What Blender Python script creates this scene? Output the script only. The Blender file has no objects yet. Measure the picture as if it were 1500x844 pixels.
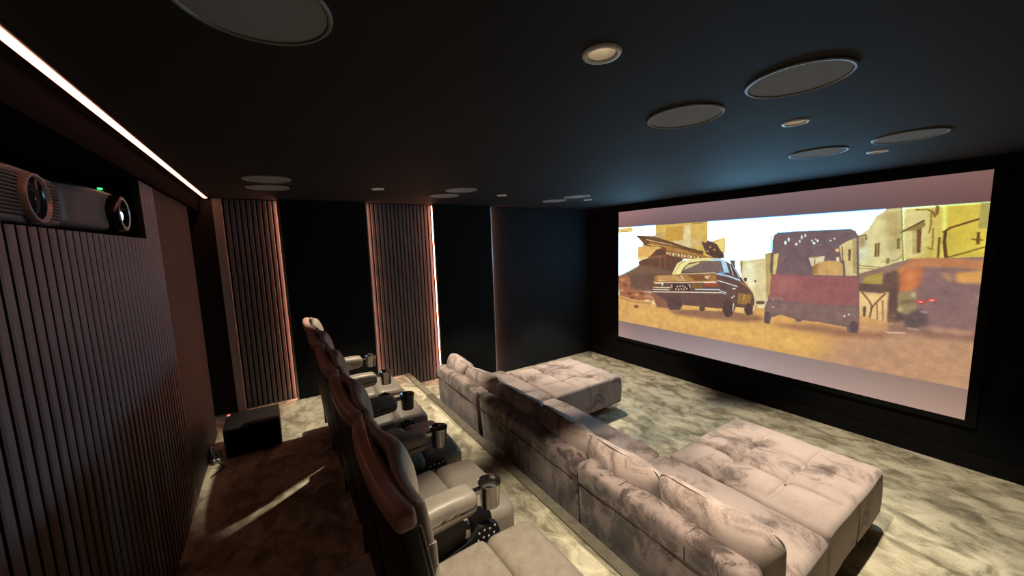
import bpy, bmesh, math, random
import numpy as np
from mathutils import Matrix, Vector

scene = bpy.context.scene
COL = scene.collection
random.seed(7)

# ---------------------------------------------------------------- camera
cam_data = bpy.data.cameras.new('camera')
cam = bpy.data.objects.new('camera', cam_data)
COL.objects.link(cam)
scene.camera = cam
cam_data.sensor_width = 36.0
cam_data.lens = 538.38 / 1500 * 36.0
cam_data.clip_start = 0.02
_yaw, _pitch, _roll = math.radians(57.2567), math.radians(-6.8033), math.radians(-1.9007)
_f = Vector((-math.sin(_yaw) * math.cos(_pitch), math.cos(_yaw) * math.cos(_pitch), math.sin(_pitch)))
_r0 = Vector((math.cos(_yaw), math.sin(_yaw), 0))
_u0 = _r0.cross(_f)
_r = _r0 * math.cos(_roll) + _u0 * math.sin(_roll)
_u = _u0 * math.cos(_roll) - _r0 * math.sin(_roll)
cam.matrix_world = Matrix(((_r.x, _u.x, -_f.x, 0.0), (_r.y, _u.y, -_f.y, 0.0), (_r.z, _u.z, -_f.z, 1.97), (0, 0, 0, 1)))

# ---------------------------------------------------------------- world and exposure
world = bpy.data.worlds.new('world')
scene.world = world
world.use_nodes = True
world.node_tree.nodes['Background'].inputs[0].default_value = (0.5, 0.45, 0.5, 1)
world.node_tree.nodes['Background'].inputs[1].default_value = 0.0008
vs = scene.view_settings
vs.view_transform = 'Standard'
vs.look = 'None'
vs.exposure = 0.0
vs.gamma = 1.0
vs.use_curve_mapping = False
scene.cycles.use_denoising = True
scene.cycles.max_bounces = 5
scene.cycles.diffuse_bounces = 2
scene.cycles.sample_clamp_indirect = 4.0

# light levels (the lamps themselves are built with their fittings below)
SPOT_WATTS = 215.0
SPOT_ANGLE = math.radians(67)
SPOT_COLOUR = (1.0, 0.87, 0.66)
STRIP_COLOUR = (1.0, 0.37, 0.235)
STRIP_CEILING = 5.0
STRIP_WALL = 18.0
SCREEN_GAIN = 1.0

# ---------------------------------------------------------------- room dimensions (metres)
XL, XR = -4.76, 0.29            # side walls
YB, YF = -0.60, 4.68            # rear wall face, screen wall face
ZC = 2.52                       # ceiling
ZR = 0.312                      # raised rear floor
YN = 1.36                       # edge of the raised floor

# ---------------------------------------------------------------- mesh helpers
def mesh_obj(name, verts, faces, mat, parent=None, smooth=False, loc=(0, 0, 0), rot=(0, 0, 0)):
    me = bpy.data.meshes.new(name)
    me.from_pydata([tuple(map(float, v)) for v in verts], [], [tuple(f) for f in faces])
    me.validate()
    bm = bmesh.new(); bm.from_mesh(me)
    bmesh.ops.recalc_face_normals(bm, faces=bm.faces[:])
    bm.to_mesh(me); bm.free()
    if smooth:
        for p in me.polygons:
            p.use_smooth = True
    if mat:
        me.materials.append(mat)
    return place(name, me, parent, loc, rot)

def place(name, me, parent=None, loc=(0, 0, 0), rot=(0, 0, 0)):
    o = bpy.data.objects.new(name, me)
    COL.objects.link(o)
    o.location = loc
    o.rotation_euler = rot
    if parent:
        o.parent = parent
    return o

def thing(name, label, cat, loc=(0, 0, 0), rot=(0, 0, 0), group=None):
    o = bpy.data.objects.new(name, None)
    COL.objects.link(o)
    o.empty_display_size = 0.1
    o.location = loc
    o.rotation_euler = rot
    return tag(o, label, cat, group)

def tag(o, label, cat, group=None):
    o['label'] = label
    o['category'] = cat
    if group:
        o['group'] = group
    return o

def structure(o, label=None):
    o['kind'] = 'structure'
    if label:
        o['label'] = label
    return o

class MB:
    """collects boxes / tubes / lathes into one mesh"""
    def __init__(self):
        self.v = []; self.f = []
    def add(self, v, f):
        n = len(self.v)
        self.v += [tuple(p) for p in v]
        self.f += [tuple(i + n for i in q) for q in f]
        return self
    def box(self, x0, x1, y0, y1, z0, z1):
        v = [(x, y, z) for x in (x0, x1) for y in (y0, y1) for z in (z0, z1)]
        return self.add(v, [(0, 1, 3, 2), (4, 6, 7, 5), (0, 4, 5, 1), (2, 3, 7, 6), (0, 2, 6, 4), (1, 5, 7, 3)])
    def tube(self, pts, r, seg=8, closed=False):
        P = [Vector(p) for p in pts]; n = len(P); v = []; f = []
        for i, p in enumerate(P):
            a = P[(i - 1) % n] if (closed or i > 0) else p
            b = P[(i + 1) % n] if (closed or i < n - 1) else p
            t = (b - a).normalized()
            up = Vector((0, 0, 1)) if abs(t.z) < 0.9 else Vector((1, 0, 0))
            s = t.cross(up).normalized(); q = s.cross(t)
            for k in range(seg):
                an = 2 * math.pi * k / seg
                v.append(p + r * (math.cos(an) * s + math.sin(an) * q))
        m = n if closed else n - 1
        for i in range(m):
            for k in range(seg):
                f.append((i * seg + k, i * seg + (k + 1) % seg, ((i + 1) % n) * seg + (k + 1) % seg, ((i + 1) % n) * seg + k))
        if not closed:
            f.append(tuple(range(seg))); f.append(tuple(range((n - 1) * seg, n * seg)))
        return self.add(v, f)
    def lathe(self, prof, seg=32, axis='z', at=(0, 0, 0)):
        v = []; f = []; n = len(prof)
        for k in range(seg):
            an = 2 * math.pi * k / seg
            for r, h in prof:
                c, s = r * math.cos(an), r * math.sin(an)
                p = (c, s, h) if axis == 'z' else ((c, h, s) if axis == 'y' else (h, c, s))
                v.append((p[0] + at[0], p[1] + at[1], p[2] + at[2]))
        for k in range(seg):
            k2 = (k + 1) % seg
            for i in range(n - 1):
                f.append((k * n + i, k * n + i + 1, k2 * n + i + 1, k2 * n + i))
        return self.add(v, f)
    def build(self, name, mat, parent=None, smooth=False, loc=(0, 0, 0), rot=(0, 0, 0)):
        o = mesh_obj(name, self.v, self.f, mat, parent, smooth, loc, rot)
        if smooth:
            edge_sharp(o)
        return o

def edge_sharp(o, ang=40):
    me = o.data
    bm = bmesh.new(); bm.from_mesh(me)
    bmesh.ops.remove_doubles(bm, verts=bm.verts[:], dist=1e-5)
    for e in bm.edges:
        if len(e.link_faces) == 2 and e.calc_face_angle(0) > math.radians(ang):
            e.smooth = False
    bm.to_mesh(me); bm.free()

def rbox_data(half, r, n=10, fn=None):
    """rounded box surface; n interior divisions per axis; fn deforms an (N,3) array"""
    half = np.array(half, float)
    def samples(h):
        e = [0, .12, .3, .55, .8]
        inner = np.linspace(-h + r, h - r, max(2, n + 1))
        lo = [-h + r * k for k in e]
        return np.array(lo + list(inner) + [-x for x in lo[::-1]])
    S = [samples(h) for h in half]
    idx = {}; V = []; F = []
    def vid(p):
        k = (round(p[0], 6), round(p[1], 6), round(p[2], 6))
        if k not in idx:
            idx[k] = len(V); V.append(p)
        return idx[k]
    for ax in range(3):
        a, b = (ax + 1) % 3, (ax + 2) % 3
        for sgn in (-1, 1):
            g = []
            for u in S[a]:
                row = []
                for w in S[b]:
                    p = [0, 0, 0]; p[ax] = sgn * half[ax]; p[a] = u; p[b] = w
                    row.append(vid(tuple(p)))
                g.append(row)
            for i in range(len(S[a]) - 1):
                for j in range(len(S[b]) - 1):
                    q = (g[i][j], g[i + 1][j], g[i + 1][j + 1], g[i][j + 1])
                    F.append(q if sgn > 0 else q[::-1])
    P = np.array(V)
    inner = np.clip(P, -(half - r), half - r)
    d = P - inner
    P = inner + r * d / np.linalg.norm(d, axis=1, keepdims=True)
    if fn:
        P = fn(P)
    return P, F

def rbox(name, lo, hi, r, mat, parent=None, n=6, fn=None):
    """rounded box given by two corners in the parent's space"""
    lo, hi = np.array(lo, float), np.array(hi, float)
    half = (hi - lo) / 2; c = (hi + lo) / 2
    P, F = rbox_data(half, min(r, min(half) * .98), n, fn)
    return mesh_obj(name, P, F, mat, parent, True, tuple(c))

# ---------------------------------------------------------------- materials
def material(name):
    m = bpy.data.materials.new(name)
    m.use_nodes = True
    nt = m.node_tree
    b = nt.nodes['Principled BSDF']
    return m, nt, b

def N(nt, kind, **kw):
    n = nt.nodes.new(kind)
    for k, v in kw.items():
        if k in n.inputs:
            n.inputs[k].default_value = v
        else:
            setattr(n, k, v)
    return n

def ramp(nt, stops):
    r = nt.nodes.new('ShaderNodeValToRGB')
    e = r.color_ramp.elements
    e[0].position, e[0].color = stops[0][0], (*stops[0][1], 1)
    e[1].position, e[1].color = stops[-1][0], (*stops[-1][1], 1)
    for p, c in stops[1:-1]:
        x = e.new(p); x.color = (*c, 1)
    return r

def plain(name, col, rough=.6, metal=0.0, spec=.5, vary=0.0, scale=8.0, bump=0.0, bscale=200.0, stretch=(1, 1, 1)):
    m, nt, b = material(name)
    b.inputs['Base Color'].default_value = (*col, 1)
    b.inputs['Roughness'].default_value = rough
    b.inputs['Metallic'].default_value = metal
    b.inputs['Specular IOR Level'].default_value = spec
    tc = N(nt, 'ShaderNodeTexCoord')
    mp = N(nt, 'ShaderNodeMapping'); mp.inputs['Scale'].default_value = stretch
    nt.links.new(tc.outputs['Object'], mp.inputs[0])
    if vary:
        nz = N(nt, 'ShaderNodeTexNoise', Scale=scale, Detail=4.0, Roughness=.6)
        nt.links.new(mp.outputs[0], nz.inputs['Vector'])
        r = ramp(nt, [(.3, tuple(c * (1 - vary) for c in col)), (.7, tuple(min(1, c * (1 + vary)) for c in col))])
        nt.links.new(nz.outputs[0], r.inputs[0]); nt.links.new(r.outputs[0], b.inputs['Base Color'])
    if bump:
        nz2 = N(nt, 'ShaderNodeTexNoise', Scale=bscale, Detail=3.0)
        nt.links.new(mp.outputs[0], nz2.inputs['Vector'])
        bp = N(nt, 'ShaderNodeBump', Strength=bump, Distance=.004)
        nt.links.new(nz2.outputs[0], bp.inputs['Height']); nt.links.new(bp.outputs[0], b.inputs['Normal'])
    return m

def emitter(name, col, strength):
    m, nt, b = material(name)
    b.inputs['Base Color'].default_value = (.02, .02, .02, 1)
    b.inputs['Emission Color'].default_value = (*col, 1)
    b.inputs['Emission Strength'].default_value = strength
    return m

def crushed(name, stops, scale=3.0, distort=1.6, fine=0.25, rough=.85, sheen=.25, bump=.25, stretch=(1, 1, 1), coord='Object'):
    """nap fabric: irregular brushed patches plus fine fibre grain"""
    m, nt, b = material(name)
    tc = N(nt, 'ShaderNodeTexCoord')
    mp = N(nt, 'ShaderNodeMapping'); mp.inputs['Scale'].default_value = stretch
    nt.links.new(tc.outputs[coord], mp.inputs[0])
    n1 = N(nt, 'ShaderNodeTexNoise', Scale=scale, Detail=5.0, Roughness=.62, Distortion=distort)
    n2 = N(nt, 'ShaderNodeTexNoise', Scale=scale * 22, Detail=3.0, Roughness=.7)
    n3 = N(nt, 'ShaderNodeTexNoise', Scale=scale * .45, Detail=2.0)
    for n in (n1, n2, n3):
        nt.links.new(mp.outputs[0], n.inputs['Vector'])
    a = N(nt, 'ShaderNodeMath', operation='MULTIPLY_ADD'); a.inputs[1].default_value = fine
    nt.links.new(n2.outputs[0], a.inputs[0]); nt.links.new(n1.outputs[0], a.inputs[2])
    a2 = N(nt, 'ShaderNodeMath', operation='MULTIPLY_ADD'); a2.inputs[1].default_value = .5
    nt.links.new(n3.outputs[0], a2.inputs[0]); nt.links.new(a.outputs[0], a2.inputs[2])
    off = (fine + .5) / 2
    sub = N(nt, 'ShaderNodeMath', operation='SUBTRACT'); sub.inputs[1].default_value = off
    nt.links.new(a2.outputs[0], sub.inputs[0])
    r = ramp(nt, stops)
    nt.links.new(sub.outputs[0], r.inputs[0]); nt.links.new(r.outputs[0], b.inputs['Base Color'])
    b.inputs['Roughness'].default_value = rough
    b.inputs['Specular IOR Level'].default_value = .15
    b.inputs['Sheen Weight'].default_value = sheen
    b.inputs['Sheen Roughness'].default_value = .5
    bp = N(nt, 'ShaderNodeBump', Strength=bump, Distance=.01)
    nt.links.new(sub.outputs[0], bp.inputs['Height']); nt.links.new(bp.outputs[0], b.inputs['Normal'])
    return m

M = {}
M['ceiling'] = plain('black_ceiling_paint', (.013, .013, .014), .8, spec=.2, vary=.15, scale=1.5)
M['wall_black'] = plain('black_wall_fabric', (.006, .006, .007), .95, spec=.1, vary=.2, scale=4)
M['panel_black'] = plain('black_acoustic_fabric', (.0075, .0075, .008), .95, spec=.1, vary=.15, scale=30)
M['panel_dark'] = plain('charcoal_acoustic_fabric', (.016, .017, .019), .95, spec=.1, vary=.15, scale=30)
M['brown_board'] = plain('dark_brown_board', (.017, .012, .011), .55, vary=.25, scale=3, stretch=(1, 1, .15))
M['bulkhead'] = plain('black_bulkhead', (.006, .005, .005), .95, spec=.02, vary=.2, scale=3)
M['trim_board'] = plain('taupe_board', (.36, .25, .20), .55, vary=.15, scale=5, stretch=(1, 1, .15))
M['slat'] = plain('grey_oak_slat', (.078, .074, .076), .5, vary=.3, scale=14, stretch=(6, 6, .25), bump=.1, bscale=60)
M['slat_rear'] = plain('glow_tinted_oak_slat', (.33, .215, .195), .5, vary=.3, scale=14, stretch=(6, 6, .25), bump=.1, bscale=60)  # lighter, pinker copy of the grey oak, with the ceiling strip's glow painted in
M['slat_edge'] = plain('dark_slat_edge', (.016, .013, .012), .8, vary=.2, scale=14, stretch=(6, 6, .25))
M['slat_back'] = plain('black_felt_backing', (.006, .006, .006), 1.0, spec=.05, vary=.2, scale=40)
M['carpet'] = crushed('olive_taupe_carpet', [(.30, (.15, .130, .088)), (.43, (.28, .25, .175)), (.52, (.42, .38, .275)), (.66, (.58, .53, .40))],
                      scale=5.4, distort=.8, fine=.42, rough=1.0, sheen=.1, bump=.3, stretch=(1.0, 1.5, 1))
M['nosing'] = plain('olive_carpet_edge', (.17, .15, .11), .9, vary=.25, scale=20)
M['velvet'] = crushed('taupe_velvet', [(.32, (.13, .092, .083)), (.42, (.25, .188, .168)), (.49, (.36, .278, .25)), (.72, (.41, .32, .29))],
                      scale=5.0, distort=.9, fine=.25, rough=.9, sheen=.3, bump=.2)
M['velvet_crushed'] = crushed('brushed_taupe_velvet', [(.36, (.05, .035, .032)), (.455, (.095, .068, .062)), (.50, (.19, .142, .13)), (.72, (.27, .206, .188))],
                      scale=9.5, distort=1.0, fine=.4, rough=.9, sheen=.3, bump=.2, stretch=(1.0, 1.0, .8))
M['velvet_seam'] = plain('velvet_seam', (.06, .045, .04), .95, vary=.2, scale=40)
M['leather'] = plain('taupe_brown_leather', (.23, .195, .16), .42, spec=.4, vary=.14, scale=9, bump=.15, bscale=160)
M['leather_dark'] = plain('dark_brown_leather', (.42, .25, .205), .32, spec=.6, vary=.15, scale=9, bump=.15, bscale=160)
M['leather_black'] = plain('black_leather', (.018, .013, .012), .5, spec=.25, vary=.15, scale=9, bump=.15, bscale=160)
M['suede'] = plain('beige_suede_leather', (.26, .215, .17), .75, spec=.2, vary=.16, scale=22, bump=.12, bscale=120)
M['leather_piping'] = plain('leather_piping', (.10, .075, .065), .45, vary=.1)
M['black_plastic'] = plain('black_plastic', (.01, .01, .01), .5, vary=.1)
M['black_gloss'] = plain('black_gloss', (.008, .008, .009), .15, vary=.1)
M['steel'] = plain('brushed_dark_steel', (.34, .33, .31), .22, metal=1.0, vary=.08, scale=60)
M['grille'] = plain('speaker_grille', (.235, .255, .28), .9, spec=.1, vary=.12, scale=300, bump=.3, bscale=700)
M['bezel'] = plain('speaker_bezel', (.16, .16, .16), .4, vary=.05)
M['white_trim'] = plain('white_lamp_trim', (.55, .55, .54), .4, vary=.05)
M['reflector'] = plain('lamp_reflector', (.60, .56, .50), .35, vary=.05)
M['chip'] = emitter('lamp_chip', (1.0, .80, .55), 14.0)
M['strip_ceiling'] = emitter('ceiling_light_strip', STRIP_COLOUR, STRIP_CEILING)
M['strip_wall'] = emitter('wall_light_strip', STRIP_COLOUR, STRIP_WALL)
M['aluminium'] = plain('strip_profile', (.35, .33, .32), .4, metal=1.0, vary=.05)
M['projector_grey'] = plain('projector_grey_shell', (.17, .145, .13), .38, vary=.1, scale=6)
M['projector_brown'] = plain('projector_bronze_shell', (.26, .20, .18), .35, vary=.1, scale=6)
M['projector_ring'] = plain('projector_ring', (.5, .42, .38), .3, metal=.3, vary=.05)
M['glass'] = plain('lens_glass', (.02, .022, .03), .05, spec=1.0, vary=.1)
M['lens_light'] = emitter('projector_beam_window', (.75, .9, 1.0), 12.0)
M['green_led'] = emitter('green_indicator', (.05, 1.0, .25), 2.0)
M['red_led'] = emitter('red_indicator', (1.0, .06, .12), 1.2)
M['orange_led'] = emitter('orange_indicator', (1.0, .25, .12), 1.2)
M['cable'] = plain('black_cable', (.015, .015, .015), .5, vary=.1)
M['white_plastic'] = plain('white_plastic', (.5, .5, .47), .5, vary=.08)
M['dot'] = plain('pale_light_spot', (.62, .55, .46), .5, vary=.08)  # colour of the light spots drawn on the arm shadow

# ---------------------------------------------------------------- room shell
structure(MB().box(XL - .05, XR + .05, YN - .02, YF + .1, -.1, 0).build('floor', M['carpet']), 'mottled olive taupe carpet on the lower front floor')
structure(MB().box(XL - .05, XR + .05, YB - .6, YN, -.1, ZR).build('floor_riser', M['carpet']), 'raised carpeted platform carrying the recliners')
structure(MB().box(XL + .0, XR, YN - .055, YN + .012, ZR - .03, ZR + .012).build('trim_1', M['nosing']), 'carpeted edge strip along the front of the raised platform')
structure(MB().box(XL, -3.93, YN + .012, 1.79, 0, .15).build('floor_step', M['carpet']), 'low carpeted step beside the slatted panel')

LAMPS = [(-.82, .87), (-.82, 2.22), (-.82, 3.55), (-3.60, .87), (-3.60, 2.22), (-3.60, 3.55)]
LAMP_R = .042
def ceiling_mesh():
    xs = [XL - .1, -3.68, -3.52, -.90, -.74, XR + .1]
    ys = [YB - .6, .79, .95, 2.14, 2.30, 3.47, 3.63, YF + .1]
    V = []; F = []
    for i in range(len(xs) - 1):
        for j in range(len(ys) - 1):
            x0, x1, y0, y1 = xs[i], xs[i + 1], ys[j], ys[j + 1]
            n = len(V)
            if i in (1, 3) and j in (1, 3, 5):
                cx, cy = (x0 + x1) / 2, (y0 + y1) / 2; K = 32; h = (x1 - x0) / 2
                for k in range(K):
                    a = 2 * math.pi * k / K; c, s = math.cos(a), math.sin(a); m = max(abs(c), abs(s))
                    V += [(cx + LAMP_R * c, cy + LAMP_R * s, ZC), (cx + h * c / m, cy + h * s / m, ZC)]
                for k in range(K):
                    k2 = (k + 1) % K
                    F.append((n + 2 * k, n + 2 * k + 1, n + 2 * k2 + 1, n + 2 * k2))
            else:
                V += [(x0, y0, ZC), (x1, y0, ZC), (x1, y1, ZC), (x0, y1, ZC)]
                F.append((n, n + 1, n + 2, n + 3))
    n = len(V)
    V += [(xs[0], ys[0], ZC + .15), (xs[-1], ys[0], ZC + .15), (xs[-1], ys[-1], ZC + .15), (xs[0], ys[-1], ZC + .15)]
    F.append((n, n + 1, n + 2, n + 3))
    return V, F
me = bpy.data.meshes.new('ceiling')
_v, _fc = ceiling_mesh()
me.from_pydata(_v, [], _fc); me.materials.append(M['ceiling'])
structure(place('ceiling', me), 'matt black ceiling with recessed speakers and downlights')

structure(MB().box(XL - .1, XL, YB - .6, YF + .1, -.05, ZC).build('wall_left', M['wall_black']), 'black side wall behind the panels')
structure(MB().box(XR, XR + .1, YB - .6, YF + .1, -.05, ZC).build('wall_right', M['wall_black']), 'black side wall beside the camera')
structure(MB().box(XL, XR, YF, YF + .1, -.05, ZC).build('wall_screen', M['wall_black']), 'black wall carrying the screen')
structure(MB().box(XL, XR, YF - .018, YF, 0, .125).build('baseboard_screen', M['panel_black']), 'black skirting below the screen')
structure(MB().box(XL, XR, YF - .03, YF, ZC - .075, ZC).build('trim_2', M['panel_black']), 'black pelmet between screen and ceiling')
# rear wall with the projector niche
NX0, NX1, NZ0, NZ1, ND = -2.80, -1.53, 2.07, 2.385, -1.15
rw = MB()
rw.box(-4.22, XR, YB - .02, YB, ZR, NZ0)
rw.box(-4.22, NX0, YB - .02, YB, NZ0, ZC); rw.box(NX1, XR, YB - .02, YB, NZ0, ZC)
rw.box(NX0 - .02, NX1 + .02, ND - .02, ND, NZ0 - .02, NZ1 + .05)
rw.box(NX0 - .02, NX1 + .02, ND, YB - .02, NZ0 - .02, NZ0); rw.box(NX0 - .02, NX1 + .02, ND, YB - .02, NZ1, NZ1 + .05)
rw.box(NX0 - .02, NX0, ND, YB - .02, NZ0, NZ1); rw.box(NX1, NX1 + .02, ND, YB - .02, NZ0, NZ1)
rw.box(XL, -4.22, -.76, -.74, ZR, ZC); rw.box(-4.24, -4.22, -.76, YB - .02, ZR, ZC)
wall_rear = structure(rw.build('wall_rear', M['slat_back']), 'rear wall with a dark projector niche')
structure(MB().box(-4.20, -3.10, YB, YB + .018, ZR, NZ1).build('trim_3', M['brown_board']), 'plain dark brown board at the end of the rear wall')
structure(MB().box(XL, XR, YB, YB + .045, NZ1 - .003, ZC).build('trim_4', M['bulkhead']), 'black bulkhead above the projector niche')
structure(MB().box(XL, XL + .03, -.73, -.46, ZR, ZC).build('trim_5', M['brown_board']), 'dark brown wall board where the ceiling light strip ends')
structure(MB().box(XL, XL + .10, -.455, -.385, ZR, ZC - .004).build('trim_6', M['trim_board']), 'upright taupe board beside the first slatted panel')

# slats on the rear wall
pitch, wid = .0565, .038
meshes = {}
def slat_mesh(z0, z1, w, d, key, mat='slat'):
    if key not in meshes:
        b = MB(); c = .004
        # chamfered front edges
        v = []
        for z in (z0, z1):
            v += [(-w / 2, 0, z), (-w / 2, d - c, z), (-w / 2 + c, d, z), (w / 2 - c, d, z), (w / 2, d - c, z), (w / 2, 0, z)]
        f = [(i, (i + 1) % 6, (i + 1) % 6 + 6, i + 6) for i in range(6)] + [tuple(range(6)), tuple(range(6, 12))]
        me = bpy.data.meshes.new('slat')
        me.from_pydata(v, [], f); me.materials.append(M[mat]); me.materials.append(M['slat_edge'])
        for k in (0, 4, 5, 6, 7):
            me.polygons[k].material_index = 1
        bm = bmesh.new(); bm.from_mesh(me); bmesh.ops.recalc_face_normals(bm, faces=bm.faces[:]); bm.to_mesh(me); bm.free()
        meshes[key] = me
    return meshes[key]
x = -3.075
while x < XR - .03:
    inn = NX0 - .02 < x < NX1 + .02
    top = NZ0 - .004 if inn else NZ1 - .004
    place('slat', slat_mesh(ZR, top, wid, .024, 'rear_low' if inn else 'rear_full', 'slat_rear'), wall_rear, (x, YB, 0))
    x += pitch

# panels on the left wall: slatted panels (front plane x=-4.714) and proud black panels
def slat_panel(name, label, y0, y1, z0, count):
    t = thing(name, label, 'wall panel', (XL, (y0 + y1) / 2, z0), group='slatted wall panels')
    MB().box(0, .018, -(y1 - y0) / 2, (y1 - y0) / 2, 0, ZC - .006 - z0).build('backing', M['slat_back'], t)
    p = (y1 - y0) / count
    me = slat_mesh(0, ZC - .008 - z0, p * .74, .028, name + '%.2f' % z0)
    for i in range(count):
        yc = (y0 + y1) / 2 - (y1 - y0) / 2 + p * (i + .5)
        if yc > YN + .02:               # beyond the platform edge the slats run down to the low step
            place('slat', slat_mesh(.15 - z0, ZC - .008 - z0, p * .74, .028, 'long'), t, (.018, -(y1 - y0) / 2 + p * (i + .5), 0), (0, 0, -math.pi / 2))
            continue
        place('slat', me, t, (.018, -(y1 - y0) / 2 + p * (i + .5), 0), (0, 0, -math.pi / 2))
    return t
slat_panel('slat_panel', 'narrow grey-brown slatted panel beside the upright taupe board, left of the recliners', -.375, .085, ZR, 10)
slat_panel('slat_panel', 'wide grey-brown slatted panel with glowing edges between two black panels', .985, 1.795, ZR, 17)
def acoustic(label, y0, y1, z0, proud, mat, xoff=0):
    t = thing('acoustic_panel', label, 'wall panel', (XL, (y0 + y1) / 2, z0), group='black fabric wall panels')
    h = ZC - .004 - z0; hy = (y1 - y0) / 2
    P, F = rbox_data((proud / 2, hy, h / 2), .006, 2)
    mesh_obj('fabric_front', P, F, mat, t, True, (proud / 2, 0, h / 2))
    return t
acoustic('tall black fabric panel behind the recliner row, between the two slatted panels', .105, .965, ZR, .115, M['panel_black'])
acoustic('tall black fabric panel right of the bright vertical light line', 1.815, 2.665, 0.0, .115, M['panel_black'])
acoustic('wide charcoal fabric panel next to the screen wall', 2.70, YF, 0.0, .05, M['panel_dark'])

# vertical light strips in the gaps
def wall_strip(label, y, z0, side, deep=False):
    t = thing('light_strip', label, 'light strip', (XL + (.046 if deep else .052), y, z0), group='vertical light strips on the left wall')
    MB().box(0, .052, -.006, .006, 0, ZC - .01 - z0).build('profile', M['aluminium'], t)
    s = -1 if side < 0 else 1
    MB().box(.046, .052, min(s * .006, s * .011), max(s * .006, s * .011), 0, ZC - .01 - z0).build('lip', M['aluminium'], t)
    MB().box(.003 if deep else .006, .032 if deep else .046, s * .0062, s * .0095, .01, ZC - .02 - z0).build('diffuser', M['strip_wall'], t)
wall_strip('pink light strip hidden at the right edge of the narrow slatted panel', .0975, ZR, -1, True)
wall_strip('pink light strip hidden at the left edge of the wide slatted panel', .9725, ZR, 1, True)
wall_strip('bright white-pink vertical light line at the right edge of the wide slatted panel', 1.8075, .15, -1)
wall_strip('faint pink light strip at the left edge of the charcoal panel', 2.6725, 0.0, 1)

# ceiling light strip along the rear wall
t = thing('ceiling_light_strip', 'long bright pink-white light strip along the ceiling above the projectors', 'light strip', (-2.24, -.50, ZC))
MB().box(-2.44, 2.48, -.02, .02, -.006, 0).build('profile', M['aluminium'], t)
MB().box(-2.435, 2.475, -.014, .014, -.009, -.006).build('diffuser', M['strip_ceiling'], t)

# downlights
def downlight(x, y, label, tilt=0.0):
    t = thing('downlight', label, 'downlight', (x, y, ZC), group='recessed ceiling downlights')
    MB().lathe([(LAMP_R, -.001), (LAMP_R + .004, -.007), (.054, -.006), (.058, 0), (LAMP_R, 0)], 40).build('trim_ring', M['white_trim'], t, True)
    MB().lathe([(.0001, .06), (.022, .06), (.03, .035), (LAMP_R - .002, .0)], 40).build('reflector', M['reflector'], t, True)
    MB().lathe([(.0001, .055), (.014, .055), (.014, .059), (.0001, .059)], 24).build('lamp_chip', M['chip'], t, True)
    ld = bpy.data.lights.new('downlight_beam', 'SPOT')
    ld.energy = SPOT_WATTS; ld.color = SPOT_COLOUR; ld.spot_size = SPOT_ANGLE; ld.spot_blend = .38; ld.shadow_soft_size = .018
    lo = bpy.data.objects.new('downlight_beam', ld); COL.objects.link(lo); lo.parent = t; lo.location = (0, 0, -.012); lo.rotation_euler = (tilt, 0, 0)
for (x, y), lb in zip(LAMPS, ['round white downlight above the nearest recliner, largest in the picture', 'small white downlight between the four ceiling speakers ahead',
                              'small white downlight nearest the screen, by the right speaker', 'tiny lit downlight above the far end of the recliner row',
                              'tiny lit downlight above the far end of the sofa', 'faint small downlight above the far ottoman']):
    downlight(x, y, lb, (math.radians(3) if x > -1 else math.radians(-5)) if y < 1 else 0.0)

# ceiling speakers
def speaker(x, y, label):
    t = thing('ceiling_speaker', label, 'speaker', (x, y, ZC), group='round ceiling speakers')
    MB().lathe([(.147, 0), (.150, -.008), (.156, -.009), (.160, -.005), (.160, 0)], 64).build('bezel', M['bezel'], t, True)
    MB().lathe([(.0001, -.004), (.147, -.004), (.147, 0)], 64).build('grille', M['grille'], t, True)
for x, y, lb in [(-.60, 1.62, 'largest round grey ceiling speaker, right of the nearest downlight'), (-1.03, 1.62, 'round grey ceiling speaker just left of the largest one'),
                 (-.60, 3.16, 'flat-looking round ceiling speaker nearest the right end of the screen'), (-1.03, 3.16, 'round bluish ceiling speaker above the middle of the screen'),
                 (-3.39, 1.62, 'dim round ceiling speaker above the far side of the sofa'), (-3.82, 1.62, 'dim round ceiling speaker beside the wide slatted panel'),
                 (-3.39, 3.16, 'small bluish ceiling speaker near the left screen corner, right of its pair'), (-3.82, 3.16, 'small dark ceiling speaker near the left screen corner, left of its pair'),
                 (-1.05, .015, 'dark round ceiling speaker cut off by the top edge'), (-3.39, .015, 'dim ceiling speaker above the narrow slatted panel, nearer the camera'),
                 (-3.82, .015, 'dim ceiling speaker above the narrow slatted panel, nearer the wall')]:
    speaker(x, y, lb)

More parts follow.
